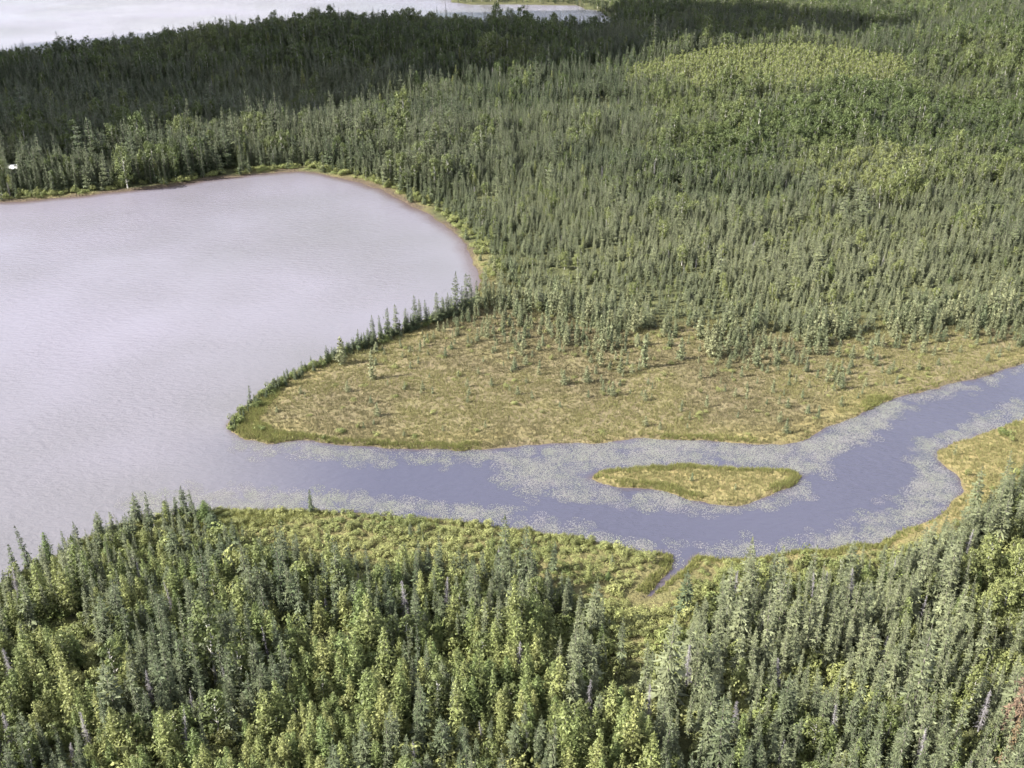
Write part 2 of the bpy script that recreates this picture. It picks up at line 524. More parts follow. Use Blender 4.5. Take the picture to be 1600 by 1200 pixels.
def spray(p, a, tip, width, droop, r):
    """one bough: fingers of needles fanned out along a drooping branch, with twigs hanging under it"""
    a, tip = Vector(a), Vector(tip)
    ax = tip - a
    ln = ax.length
    side = Vector((-ax.y, ax.x, 0)).normalized()
    dn = Vector((0, 0, -1))
    for k in (-1, 0, 1):
        e = tip + side * k * width * U(0.9, 1.7) - ax * abs(k) * U(0.18, 0.4) + dn * droop * U(0.2, 1.0) * abs(k)
        s0 = a + ax * (0.0 if k == 0 else U(0.15, 0.4))
        w = side * (0.045 + 0.10 * ln) * U(0.7, 1.3) + Vector((0, 0, U(-0.06, 0.06)))
        m = s0 + (e - s0) * U(0.45, 0.65)
        p.tri(s0, m + w + dn * 0.03, e, min(1, max(0, r + U(-0.15, 0.15))))
        p.tri(s0, e, m - w + dn * 0.05, min(1, max(0, r + U(-0.25, 0.1))))
    k = a + ax * U(0.4, 0.9)
    p.tri(k, k + side * U(-0.6, 0.6) * width + dn * droop * 2.4, k + ax * 0.22, min(1, max(0, r + U(-0.3, 0.1))))

def spruce(H, R, whorls, per, base=0.06, club=0.0, thin=0.0):
    tr = Plant()
    lean = (U(-0.15, 0.15), U(-0.15, 0.15))
    tr.tube([(lean[0] * t * t, lean[1] * t * t, H * t) for t in (0, 0.3, 0.65, 0.98)], [0.011 * H + 0.02, 0.009 * H, 0.005 * H, 0.004])
    c = Plant()
    lop = U(0, 6.28)
    for i in range(whorls):
        t = base + (0.985 - base) * (i + U(-0.3, 0.3)) / whorls
        t = min(max(t, base), 0.985)
        prof = (1 - t) ** 0.72 * (0.55 + 0.45 * smooth(0, 0.22, t)) + 0.035
        if club and t > 0.84:
            prof += club * (1 - abs(t - 0.92) / 0.09) if abs(t - 0.92) < 0.09 else 0
        rad = R * prof * U(0.55, 1.35)
        n = max(4, int(per * (0.55 + 0.55 * (1 - t))))
        a0 = U(0, 6.28)
        for k in range(n):
            if random.random() < thin:
                continue
            az = a0 + 6.283 * k / n + U(-0.3, 0.3)
            ln = rad * U(0.5, 1.35) * (1 + 0.2 * math.cos(az - lop))
            el = -0.42 + 0.75 * t * t + U(-0.16, 0.16)
            ctr = Vector((lean[0] * t * t, lean[1] * t * t, H * t))
            d = dirv(az, el)
            spray(c, ctr + d * ln * 0.08, ctr + d * ln + Vector((0, 0, 0.06 * ln)), 0.10 + 0.27 * ln, 0.05 + 0.10 * ln, U(0, 1))
    top = Vector((lean[0], lean[1], H))
    for k in range(3):
        az = k * 2.1
        d = dirv(az, 0.2) * 0.10
        c.tri(top + Vector((0, 0, 0.12)), top - Vector((0, 0, 0.55)) + d * 1.6, top - Vector((0, 0, 0.5)) + dirv(az + 1.2, 0) * 0.16, U(0.3, 0.8))
    return tr, c

def larch(H, R, whorls, per, base=0.08):
    tr = Plant()
    tr.tube([(0, 0, H * t) for t in (0, 0.4, 0.75, 0.99)], [0.010 * H + 0.015, 0.008 * H, 0.004 * H, 0.004])
    c = Plant()
    for i in range(whorls):
        t = base + (0.97 - base) * (i + U(-0.4, 0.4)) / whorls
        rad = R * ((1 - t) ** 0.85 * (0.6 + 0.4 * float(smooth(0, 0.2, t))) + 0.05) * U(0.7, 1.2)
        n = max(3, int(per * (0.6 + 0.5 * (1 - t))))
        a0 = U(0, 6.28)
        for k in range(n):
            az = a0 + 6.283 * k / n + U(-0.35, 0.35)
            d = dirv(az, 0.12 + U(-0.2, 0.25))
            ln = rad * U(0.6, 1.2)
            r = U(0, 1)
            ctr = Vector((0, 0, H * t))
            for s in np.linspace(0.25, 1.0, 3 if ln < 0.7 else 5):
                p = ctr + d * ln * s + Vector((U(-1, 1), U(-1, 1), U(-1, 1))) * 0.07
                w = 0.14 + 0.16 * ln * (1.15 - s)
                q = dirv(U(0, 6.28), U(-0.5, 0.7)) * w
                q2 = dirv(U(0, 6.28), U(-0.6, 0.4)) * w
                c.tri(p - q * 0.6, p + q + Vector((0, 0, 0.08)), p + q2 * 1.2 - Vector((0, 0, 0.05)), min(1, max(0, r + U(-0.2, 0.2))))
    for k in range(4):
        az = U(0, 6.28)
        c.tri((0, 0, H), tuple(Vector((0, 0, H * 0.94)) + dirv(az, 0) * 0.13), tuple(Vector((0, 0, H * 0.93)) + dirv(az + 1.5, 0) * 0.13), U(0.3, 0.9))
    return tr, c

def broadleaf(H, R, lobes, leaves, size, low=0.28):
    tr = Plant()
    tr.tube([(0, 0, 0), (U(-.1, .1), U(-.1, .1), H * 0.35), (U(-.2, .2), U(-.2, .2), H * 0.85)], [0.016 * H, 0.012 * H, 0.004 * H])
    c = Plant()
    for i in range(lobes):
        t = low + (0.93 - low) * (i + U(0, 1)) / lobes
        prof = math.sin(math.pi * min(1, max(0.06, (t - low * 0.6) / (1.03 - low * 0.6)))) ** 0.7
        az = i * 2.4 + U(-0.5, 0.5)
        off = R * prof * U(0.35, 0.8)
        ctr = Vector((math.cos(az) * off, math.sin(az) * off, H * t))
        tr.stick((0, 0, H * (t - 0.14)), ctr, 0.006 * H, 0.01)
        lr = R * U(0.30, 0.5)
        r0 = U(0.1, 0.9)
        for k in range(leaves):
            d = dirv(U(0, 6.28), math.asin(U(-0.75, 1)))
            p = ctr + d * lr * (U(0.5, 1.1)) * (1.0 + 0.25 * math.sin(3 * d.x + 5 * d.y + i))
            nrm = (d + Vector((U(-1, 1), U(-1, 1), U(-0.4, 1.2))) * 0.6).normalized()
            s1 = nrm.orthogonal().normalized() * size * U(0.6, 1.3)
            s2 = nrm.cross(s1).normalized() * size * U(0.5, 1.0)
            c.quad(p - s1, p - s2 * 0.8, p + s1, p + s2, min(1, max(0, r0 + U(-0.3, 0.3))))
    return tr, c

def shrub(H, R, n, size):
    st = Plant()
    for k in range(5):
        a = U(0, 6.28)
        st.stick((0, 0, -0.05), (math.cos(a) * R * 0.5, math.sin(a) * R * 0.5, H * 0.7), 0.025, 0.01)
    c = Plant()
    lob = [(U(-0.55, 0.55) * R, U(-0.55, 0.55) * R, U(0.35, 0.72) * H, U(0.3, 0.55), U(0.15, 0.85)) for _ in range(6)]
    for k in range(n):
        lx, ly, lz, lr, r0 = random.choice(lob)
        d = dirv(U(0, 6.28), math.asin(U(-0.7, 1)))
        p = Vector((lx + d.x * lr * R, ly + d.y * lr * R, max(0.05, lz + d.z * lr * H * 0.75)))
        nrm = (d + Vector((U(-1, 1), U(-1, 1), U(-0.3, 1))) * 0.7).normalized()
        s1 = nrm.orthogonal().normalized() * size * U(0.6, 1.3)
        s2 = nrm.cross(s1).normalized() * size * U(0.5, 1.0)
        c.tri(p - s1, p + s1, p + s2 * 1.6, min(1, max(0, r0 + U(-0.25, 0.25))))
    return st, c

def snag(H, n):
    tr = Plant()
    lx, ly = U(-0.3, 0.3), U(-0.3, 0.3)
    tr.tube([(0, 0, 0), (lx * 0.3, ly * 0.3, H * 0.4), (lx, ly, H)], [0.013 * H + 0.02, 0.010 * H, 0.012], 6)
    br = Plant()
    for k in range(n):
        t = U(0.15, 0.97)
        c = Vector((lx * t * t, ly * t * t, H * t))
        az = U(0, 6.28)
        ln = (0.2 + 0.95 * (1 - t)) * U(0.4, 1.1)
        d = dirv(az, U(-0.5, 0.15)) * ln
        br.stick(c, c + d, 0.022, 0.008)
        br.stick(c + d * 0.5, c + d * 0.8 + dirv(az + U(-1, 1), -0.5) * ln * 0.4, 0.014, 0.006)
    return tr, br

def sedge(n, H, R):
    c = Plant()
    for k in range(n):
        a = U(0, 6.28); rr = R * math.sqrt(U(0, 1))
        p = Vector((math.cos(a) * rr, math.sin(a) * rr, -0.05))
        b = U(0, 6.28)
        w = Vector((math.cos(b), math.sin(b), 0)) * U(0.02, 0.05)
        h = H * U(0.55, 1.15)
        lean = Vector((math.cos(a), math.sin(a), 0)) * U(0.05, 0.35) * h + Vector((0, 0, h))
        c.tri(p - w, p + w, p + lean)
    return c

def pads(n, R):
    c = Plant()
    for k in range(n):
        a = U(0, 6.28); rr = R * math.sqrt(U(0, 1))
        x, y = math.cos(a) * rr, math.sin(a) * rr
        s = 0.025 + 0.075 * U(0, 1) ** 1.8; z = U(0.012, 0.030); r = U(0, 1); tx, ty = U(-.05, .05), U(-.05, .05)
        m = len(c.v)
        for q in range(7):
            g = 0.25 + q * (6.283 - 0.5) / 6 + a
            px, py = math.cos(g) * s, math.sin(g) * s * 0.9
            c.v.append((x + px, y + py, z + px * tx + py * ty)); c.r.append(r)
        c.v.append((x, y, z)); c.r.append(r)
        c.f.append(tuple(range(m, m + 8)))
    return c

def build_kind(name, makers, trunk_mat, crown_mat, crown_name='crown', trunk_name='trunk'):
    out = []
    for f in makers:
        tr, c = f()
        out.append((tr.mesh(name + '_' + trunk_name, trunk_mat), c.mesh(name + '_' + crown_name, crown_mat)))
    return out

KINDS = {
    'spruce_tree': build_kind('spruce', [
        lambda: spruce(10, 1.40, 25, 9, 0.05), lambda: spruce(10, 1.15, 27, 8, 0.08, 0.06), lambda: spruce(10, 1.60, 24, 9, 0.04), lambda: spruce(10, 1.05, 26, 8, 0.10, 0.08, 0.10),
        lambda: spruce(10, 1.40, 24, 9, 0.05, 0.05, 0.15), lambda: spruce(10, 1.85, 23, 10, 0.03), lambda: spruce(10, 1.50, 22, 8, 0.06, 0.04, 0.1), lambda: spruce(10, 1.25, 26, 9, 0.05, 0.07)], M_BARK, M_SPRUCE),
    'larch_tree': build_kind('larch', [lambda: larch(9, 2.1, 28, 11), lambda: larch(9, 1.7, 30, 10), lambda: larch(9, 2.4, 26, 12), lambda: larch(9, 1.9, 28, 11, 0.03)], M_BARK, M_LARCH),
    'bog_larch': build_kind('bog_larch', [lambda: larch(4, 0.85, 17, 9, 0.03), lambda: larch(4, 0.7, 18, 8, 0.03), lambda: larch(4, 1.0, 16, 9, 0.02)], M_BARK, M_BOGLARCH),
    'broadleaf_tree': build_kind('broadleaf', [lambda: broadleaf(9, 2.0, 15, 60, 0.20), lambda: broadleaf(9, 1.7, 14, 60, 0.19), lambda: broadleaf(9, 2.3, 17, 60, 0.21, 0.2)], M_PALEBARK, M_BROAD),
    'young_broadleaf_tree': build_kind('young_broadleaf', [lambda: broadleaf(6, 1.3, 10, 46, 0.18, 0.2), lambda: broadleaf(6, 1.1, 10, 46, 0.17, 0.2)], M_PALEBARK, M_YOUNG),
    'shrub': build_kind('shrub', [lambda: shrub(1.6, 1.4, 420, 0.13), lambda: shrub(1.9, 1.1, 360, 0.12), lambda: shrub(1.4, 1.6, 420, 0.13), lambda: shrub(2.2, 1.0, 360, 0.12), lambda: shrub(1.1, 1.7, 420, 0.12)], M_BARK, M_SHRUB, 'foliage', 'stems'),
    'dead_tree': build_kind('dead_tree', [lambda: snag(9, 110), lambda: snag(9, 260), lambda: snag(9, 320), lambda: snag(9, 200)], M_DEAD, M_DEAD, 'bare_branches', 'trunk'),
    'dying_spruce': build_kind('dying_spruce', [lambda: spruce(10, 1.5, 30, 9, 0.05, 0, 0.15), lambda: spruce(10, 1.2, 30, 9, 0.05, 0, 0.2)], M_BARK, M_RUST),
}
NOMINAL = {'spruce_tree': 10.0, 'larch_tree': 9.0, 'bog_larch': 4.0, 'broadleaf_tree': 9.0, 'young_broadleaf_tree': 6.0, 'shrub': 1.6, 'dead_tree': 9.0, 'dying_spruce': 10.0}

# ------------------------------------------------------------------ where every plant stands
PLANTS = {k: [] for k in KINDS}        # rows: x, y, z, scale xy, scale z, spin, lean x, lean y, tint, variant

def put(kind, x, y, h, wide=None, tint=None, var=None, z=None, lean=0.03):
    """many plants of one kind (arrays), h = height in metres"""
    x = np.atleast_1d(np.asarray(x, float)); y = np.atleast_1d(np.asarray(y, float))
    n = len(x)
    h = np.broadcast_to(np.asarray(h, float), (n,))
    if z is None:
        z = ground_z(x, y)
    sz = h / NOMINAL[kind]
    if wide is None:
        wide = RNG.uniform(0.85, 1.2, n)
    sxy = sz ** 0.75 * wide
    tint = RNG.random(n) if tint is None else np.broadcast_to(np.asarray(tint, float), (n,))
    var = RNG.integers(0, len(KINDS[kind]), n) if var is None else np.broadcast_to(np.asarray(var), (n,))
    rows = np.stack([x, y, z - 0.05, sxy, sz, RNG.uniform(0, 6.283, n), RNG.normal(0, lean, n), RNG.normal(0, lean, n), tint, var], 1)
    PLANTS[kind].append(rows)
    return rows

def jitter_grid(x0, x1, y0, y1, s, j=0.46):
    xs, ys = np.meshgrid(np.arange(x0, x1, s), np.arange(y0, y1, s))
    xs = xs + (np.arange(xs.shape[0]) % 2)[:, None] * s * 0.5
    return (xs + RNG.uniform(-j, j, xs.shape) * s).ravel(), (ys + RNG.uniform(-j, j, ys.shape) * s).ravel()

def in_view(x, y, z, mu=140, mv=230):
    u, v, zc = project(x, y, z)
    return (u > -mu) & (u < 1600 + mu) & (v < 1200 + mv) & (v > -90), u, v

# ---- single plants that the photograph shows standing apart
def at_px(u, v):
    return unproject(u, v, 0.4)

HERO = []      # (kind, rows, label, group)
def hero(kind, u, v, h_px, label, group=None, **kw):
    x, y = at_px(u, v)
    zc = project(x, y, 0.4)[2]
    hm = h_px / (1600 / zc) / (y / math.hypot(y, CAM_H)) * 1.0
    rows = put(kind, [x], [y], [hm], z=np.array([float(ground_z(np.array([x]), np.array([y]))[0])]), **kw)
    PLANTS[kind].pop()
    HERO.append((kind, rows[0], label, group))
    return x, y

GS = 'spruces and larches on the near lake shore'
hero('spruce_tree', 217, 818, 46, 'broad olive spruce alone at the near lake shore, left of the dark clump', GS, var=5, tint=0.35)
hero('spruce_tree', 276, 806, 30, 'small dark spruce at the front of the near shore clump', GS, var=2, tint=0.1)
hero('spruce_tree', 289, 808, 48, 'tallest dark spruce of the near shore clump', GS, var=0, tint=0.05)
hero('spruce_tree', 303, 810, 46, 'dark spruce just beside the tallest one in the near shore clump', GS, var=4, tint=0.12)
hero('larch_tree', 320, 814, 32, 'olive larch closing the near shore clump', GS, tint=0.1, wide=1.4)
hero('spruce_tree', 334, 826, 28, 'squat wide blue-green spruce where the shrub band begins', GS, var=5, tint=0.0, wide=1.9)
hero('spruce_tree', 241, 818, 24, 'short spruce between the lone broad spruce and the dark clump', GS, var=2, tint=0.4)
hero('spruce_tree', 156, 842, 42, 'conical olive spruce standing against the lake water', GS, var=5, tint=0.5)
hero('spruce_tree', 178, 834, 34, 'pale spruce between two broader ones on the lake edge', GS, var=2, tint=0.7)
hero('spruce_tree', 124, 860, 44, 'dark pointed spruce on the lake edge beside the conical olive one', GS, var=0, tint=0.15)
hero('spruce_tree', 106, 872, 42, 'slim dark spruce on the lake edge', GS, var=1, tint=0.1)
hero('larch_tree', 78, 884, 50, 'tall olive larch on the lake edge at the lower left', GS, tint=0.1)
hero('spruce_tree', 48, 892, 70, 'tall dark spruce with a knobby top against the lake', GS, var=3, tint=0.0)
hero('spruce_tree', 26, 906, 54, 'dark spruce near the left picture edge by the lake', GS, var=1, tint=0.05)

SPIT = [(398, 629, 14), (420, 615, 14), (436, 606, 20), (446, 603, 22), (462, 593, 20), (472, 588, 24), (490, 580, 16), (512, 567, 28), (522, 562, 18), (548, 552, 16), (560, 548, 34), (570, 545, 26),
    (585, 536, 44), (595, 531, 38), (606, 528, 48), (620, 522, 46), (634, 516, 34), (650, 516, 54), (657, 512, 44), (666, 509, 40), (681, 504, 48), (692, 500, 36), (700, 498, 40), (712, 495, 70), (720, 492, 46), (727, 490, 62), (738, 486, 56)]
ORD = ['first', 'second', 'third', 'fourth', 'fifth', 'sixth', 'seventh', 'eighth', 'ninth', 'tenth', 'eleventh', 'twelfth', 'thirteenth', 'fourteenth', 'fifteenth', 'sixteenth', 'seventeenth',
       'eighteenth', 'nineteenth', 'twentieth', 'twenty-first', 'twenty-second', 'twenty-third', 'twenty-fourth', 'twenty-fifth', 'twenty-sixth', 'twenty-seventh']
for i, (u, v, hp) in enumerate(SPIT):
    hero('spruce_tree', u, v, hp, '%s %s spruce from the tip along the lake edge of the bog' % (ORD[i], 'tall dark' if hp > 40 else ('middling dark' if hp > 24 else 'small')),
         'spruces along the lake edge of the bog', tint=0.05 + 0.3 * random.random(), var=random.choice([0, 1, 2, 4]), wide=1.0)
hero('bog_larch', 533, 569, 44, 'tall pale larch just inside the spruce row on the bog', 'larches on the bog', tint=0.8)
hero('bog_larch', 581, 592, 46, 'tall pale larch standing alone on the open bog behind the spruce row', 'larches on the bog', tint=0.8)

BOGT = [(543, 612, 18), (590, 650, 22), (433, 644, 10), (768, 603, 14), (758, 668, 12), (847, 507, 20), (878, 511, 22), (942, 548, 38), (969, 583, 26), (1006, 575, 52), (917, 598, 28), (881, 602, 24), (957, 619, 24),
    (1008, 626, 18), (1063, 562, 36), (1111, 558, 46), (1122, 560, 34), (1182, 572, 34), (1292, 598, 24), (1243, 598, 14), (1104, 636, 20), (1009, 666, 16), (1195, 545, 22), (1094, 592, 20), (1280, 642, 10), (1330, 560, 22), (1357, 562, 34), (1440, 545, 14), (1420, 547, 20), (1165, 640, 9)]
WORDS_B = ['on the open bog beside a long dark shadow', 'low down on the open bog near the river edge', 'tiny, near the tip of the bog']
for i, (u, v, hp) in enumerate(BOGT):
    size = 'tall' if hp > 30 else ('medium' if hp > 17 else 'low')
    where = 'towards the river bank' if v > 600 else ('in the middle of the bog' if v > 555 else 'near the forest edge of the bog')
    nb = 'above the sedge island' if 900 < u < 1260 else ('towards the river bend' if u >= 1260 else 'towards the bog tip')
    hero('bog_larch', u, v, hp, '%s pale green larch %s, %s' % (size, where, nb), 'larches on the bog', tint=0.3 + 0.6 * random.random(), wide=1.15)

hero('dying_spruce', 1572, 1180, 120, 'rust brown dying spruce in the bottom corner of the forest', 'dying spruces', var=0, tint=0.2)
hero('dying_spruce', 1560, 1226, 90, 'yellow-brown dying spruce in front of the rust brown one', 'dying spruces', var=1, tint=0.95)
hero('dying_spruce', 1600, 1225, 70, 'rust brown dying spruce at the very corner edge', 'dying spruces', var=0, tint=0.1)
hero('dying_spruce', 1354, 1030, 40, 'small reddish dying spruce among the grey-green spruces', 'dying spruces', var=1, tint=0.0)
hero('dying_spruce', 1552, 872, 34, 'small reddish dying spruce below the golden meadow', 'dying spruces', var=1, tint=0.1)
hero('spruce_tree', 1072, 962, 68, 'tall blue-green spruce standing beside the creek mouth', 'spruces by the creek', var=5, tint=0.1)
hero('spruce_tree', 1468, 850, 48, 'slim dark spruce at the edge of the golden meadow', 'spruces by the meadow', var=1, tint=0.1)
hx = np.array([h[1][0] for h in HERO]); hy = np.array([h[1][1] for h in HERO])

def clear_of_heroes(x, y, r):
    d = np.full(x.shape, 1e9)
    for a, b in zip(hx, hy):
        d = np.minimum(d, (x - a) ** 2 + (y - b) ** 2)
    return d > r * r

# ---- the forest
HUT = unproject(20, 262, 3.0)
def forest(y0, y1, xw, step, keep):
    x, y = jitter_grid(-xw, xw, y0, y1, step)
    sd = water_sd(x, y)
    z = ground_z(x, y, sd)
    ok, u, v = in_view(x, y, z)
    ok &= (sd < -0.8) & (signed(x, y, ISLAND) < -4)
    ok &= signed(x, y, BOG) + (noise2(x, y, 14, 31, 3) - 0.5) * 16 < 2.0
    ok &= signed(x, y, MEADOW) + (noise2(x, y, 6, 32, 2) - 0.5) * 4 < -0.6
    ok &= RNG.random(len(x)) < keep
    x, y, z, u, v, sd = [a[ok] for a in (x, y, z, u, v, sd)]
    return x, y, z, u, v, -sd

def spread(x, y, z, u, v, land, near):
    n = len(x)
    r = RNG.random(n)
    nz = noise2(x, y, 26, 41, 3)            # stands of one kind
    nz2 = noise2(x, y, 11, 43, 2)
    cl = noise2(x, y, 7, 45, 2)             # small gaps
    shr = inside(u, v, SHRUB_PX)
    broadz = inside(u, v, BROAD_PX); stand = inside(u, v, STAND_PX); mixed = inside(u, v, MIXED_PX); pale = inside(u, v, PALE_PX)
    nearz = y < 190
    left_low = nearz & (u < 950)
    # chance of larch / broadleaf / dead by place
    pl = np.where(nearz, np.where(u < 1020, 0.18 + 0.30 * smooth(960, 1120, v), 0.06), 0.03)
    pl = pl * np.where(nearz, 2.0 * smooth(0.32, 0.62, nz2), 1)
    pb = np.where(nearz, np.where(u < 1020, 0.05 + 0.09 * smooth(960, 1120, v), 0.03), 0.05)
    pb = np.where(~nearz & (v < 290), 0.10 + 0.22 * smooth(0.5, 0.62, nz), pb)
    pb = np.where(~nearz & (v >= 110) & (v < 300) & (u < 1000), 0.02 + 0.08 * smooth(0.58, 0.68, nz), pb)
    pb = np.where(~nearz & (v < 120) & (u < 900), 0.30, pb)
    pb = np.where(mixed, 0.28 + 0.55 * smooth(0.45, 0.58, nz), pb)
    pb = np.where(broadz, 0.9, pb)
    pb = np.where(pale, 0.32, pb)
    pd = np.where(nearz, 0.035 + 0.05 * ((u > 540) & (u < 1000) & (v < 1010)), 0.008)
    gap = np.where(nearz, cl < 0.31, cl < 0.26)
    bsd = -signed(x, y, BOG)
    gap |= ~nearz & (RNG.random(n) < 0.80 * np.exp(-np.maximum(bsd, 0) / 18.0))
    gap |= shr & (RNG.random(n) < 0.93)
    gap |= nearz & (land < 2.5) & (RNG.random(n) < 0.6)
    gap |= ~nearz & (land < 5.0) & (RNG.random(n) < 0.9)
    gap |= ~clear_of_heroes(x, y, 1.3)
    gap |= edge_distance(x, y, CREEK, closed=False) < 5
    gap |= (np.abs(x - HUT[0] * y / HUT[1]) < 2.3) & (y > HUT[1] - 16) & (y < HUT[1] + 4.5)      # the clearing by the hut
    st = stand & ~gap
    lar = ~gap & ~st & (r < pl)
    bro = ~gap & ~st & ~lar & (r < pl + pb)
    dea = ~gap & ~st & ~lar & ~bro & (r < pl + pb + pd)
    spr = ~gap & ~st & ~lar & ~bro & ~dea
    hs = np.where(nearz, np.where(u < 1020, 7.6, 8.4), 8.8)
    hs = np.where(nearz, hs * (0.62 + 0.38 * smooth(2, 22, land)), hs * (0.44 + 0.24 * smooth(250, 420, y)) * (0.55 + 0.45 * smooth(-3, 40, -signed(x, y, BOG))))
    hs = np.where(~nearz & (x < 0), hs * (1 + 0.5 * smooth(330, 350, y) * smooth(450, 390, y)), hs)
    hs = np.where(shr, hs * 0.6, hs)
    hs = np.where(~nearz, hs * (1 + 0.18 * smooth(400, 520, y)), hs)
    hs = hs * np.exp(RNG.normal(0, 0.24, n)) * (0.55 + 0.9 * noise2(x, y, 17, 49, 2))
    hs = np.where((RNG.random(n) < np.where(nearz, 0.05, 0.06)) & ~shr & ~(nearz & (v < 960)), hs * RNG.uniform(1.15, np.where(nearz, 1.55, np.where(y > 430, 1.25, 1.45)), n), hs)      # a few stand above the rest
    tint = np.clip(0.45 * RNG.random(n) + 0.55 * smooth(0.3, 0.7, noise2(x, y, 40, 47, 3)), 0, 1)
    tint = np.where(nearz, tint, np.clip(tint * 0.75 + 0.45 * smooth(345, 235, y) - 0.22 * smooth(300, 420, y), 0, 1))
    put('spruce_tree', x[spr], y[spr], hs[spr], z=z[spr], tint=tint[spr], wide=(RNG.uniform(0.8, 1.3, n) * np.where(nearz, 0.86, 1.02))[spr])
    put('larch_tree', x[lar], y[lar], (np.where(nearz & (v < 900), np.minimum(hs, 5.5), hs) * 0.86)[lar], z=z[lar], tint=RNG.random(lar.sum()) * 0.7 + 0.3 * nz2[lar])
    put('broadleaf_tree', x[bro], y[bro], (np.where(nearz & (v < 900), np.minimum(hs, 5.0), hs) * np.where(nearz, 0.72, 1.02))[bro], z=z[bro], tint=np.where(pale | broadz, 0.95, tint)[bro])
    put('dead_tree', x[dea], y[dea], np.minimum(hs * 0.85, 8.0)[dea], z=z[dea])
    put('young_broadleaf_tree', x[st], y[st], RNG.uniform(4.6, 6.4, st.sum()), z=z[st])

near = forest(58, 190, 170, 1.8, 0.98)
spread(*near, True)
mid = forest(190, 430, 330, 1.62, 0.97)
spread(*mid, False)
far = forest(430, 800, 560, 2.4, 0.97)
spread(*far, False)
vfar = forest(800, 1400, 900, 4.6, 0.96)
spread(*vfar, False)

# larches and stunted spruces thinning out on to the bog
x, y = jitter_grid(-60, 240, 150, 300, 1.9)
bs = signed(x, y, BOG)
sdw = water_sd(x, y)
edge = edge_distance(x, y, world_poly(BOG_TOP), closed=False)
den = 0.66 * np.exp(-edge / 13.0) + 0.24 * np.exp(-edge / 26.0)
den = den * (0.35 + 1.3 * smooth(0.35, 0.65, noise2(x, y, 12, 51, 2)))
ok = (bs > -26) & (sdw < -2.5) & (RNG.random(len(x)) < den) & clear_of_heroes(x, y, 1.4)
x, y, e2 = x[ok], y[ok], edge[ok]
hh = (1.6 + 3.6 * np.exp(-e2 / 14)) * np.exp(RNG.normal(0, 0.25, len(x)))
pick = RNG.random(len(x)) < 0.72
put('bog_larch', x[pick], y[pick], hh[pick])
put('spruce_tree', x[~pick], y[~pick], hh[~pick] * 1.05, tint=0.7)

# spruces and bushes filling the lake edge of the bog between the larger ones
t = RNG.uniform(0, 1, 270)
i0, i1 = 20, 33
seg = LAKE[i0:i1 + 1]
ln = np.r_[0, np.cumsum(np.hypot(*np.diff(seg, axis=0).T))]
sx = np.interp(t * ln[-1], ln, seg[:, 0]); sy = np.interp(t * ln[-1], ln, seg[:, 1])
off = RNG.uniform(0.8, 3.2, len(t))
sx, sy = sx + off * 0.6, sy - off * 0.8
ok = water_sd(sx, sy) < -0.3
sx, sy, t = sx[ok], sy[ok], t[ok]
pick = RNG.random(len(sx)) < 0.72
put('spruce_tree', sx[pick], sy[pick], (1.2 + 5.2 * (1 - t) * RNG.random(len(t)))[pick], tint=0.12)
put('shrub', sx[~pick], sy[~pick], RNG.uniform(0.8, 1.6, (~pick).sum()), tint=0.1)

# shrubs: the bright band along the near shore, and undergrowth between the near trees
x, y = jitter_grid(-140, 150, 60, 190, 1.2)
sdw = water_sd(x, y)
zz = ground_z(x, y, sdw)
ok, u, v = in_view(x, y, zz)
land = -sdw
shr = inside(u, v, SHRUB_PX)
den = np.where(shr, 0.92, 0.34)
den = np.maximum(den, 0.85 * (land < 4))
den = np.where((signed(x, y, MEADOW) > 0) | (signed(x, y, BOG) > -4) | (isl_sd.min() > 1e9), 0.02, den)
cd = edge_distance(x, y, CREEK, closed=False)
ok &= ~((cd < 3.2) | ((np.abs(x - np.interp(y, CREEK[::-1, 1], CREEK[::-1, 0])) < 3.0) & (y > CREEK[-1, 1] - 3) & (y < CREEK[0, 1])))
ok &= (land > 0.5) & (y < 175) & (RNG.random(len(x)) < den) & (signed(x, y, ISLAND) < -8)
ok &= ~((land > 0.5) & (edge_distance(x, y, ISLAND) < 8))
put('shrub', x[ok], y[ok], (np.where(shr, 0.85, np.where(land < 9, 1.0, 1.9)) * (0.5 + noise2(x, y, 8, 75, 2)))[ok] * np.exp(RNG.normal(0, 0.3, ok.sum())), tint=np.clip((np.where(shr, 0.35, 0.1) + 0.8 * smooth(0.3, 0.7, noise2(x, y, 9, 76, 3)))[ok] + RNG.normal(0, 0.15, ok.sum()), 0, 1))
# dwarf bushes dotted over the bog
x, y = jitter_grid(-70, 220, 150, 262, 2.6)
edge = edge_distance(x, y, world_poly(BOG_TOP), closed=False)
ok = (signed(x, y, BOG) > 1) & (water_sd(x, y) < -3) & (RNG.random(len(x)) < 0.06 + 0.30 * np.exp(-edge / 22)) & clear_of_heroes(x, y, 1.2)
put('shrub', x[ok], y[ok], RNG.uniform(0.45, 1.0, ok.sum()), tint=RNG.uniform(0.6, 1.0, ok.sum()))
# shrubs along the far lake shore
t = RNG.uniform(0, 1, 420)
seg = LAKE[2:20]
ln = np.r_[0, np.cumsum(np.hypot(*np.diff(seg, axis=0).T))]
sx = np.interp(t * ln[-1], ln, seg[:, 0]) + RNG.uniform(-1, 7, len(t)); sy = np.interp(t * ln[-1], ln, seg[:, 1]) + RNG.uniform(1, 7, len(t))
ok = water_sd(sx, sy) < -1.5
put('shrub', sx[ok], sy[ok], RNG.uniform(0.8, 2.2, ok.sum()), tint=RNG.uniform(0.2, 0.8, ok.sum()))

# ------------------------------------------------------------------ individuals (largest in view) and the mass of the rest
PART = {'shrub': ('stems', 'foliage'), 'dead_tree': ('trunk', 'bare_branches')}
CAT = {'spruce_tree': 'spruce', 'larch_tree': 'larch', 'bog_larch': 'larch', 'broadleaf_tree': 'tree', 'young_broadleaf_tree': 'tree', 'shrub': 'shrub', 'dead_tree': 'dead tree', 'dying_spruce': 'dying spruce'}

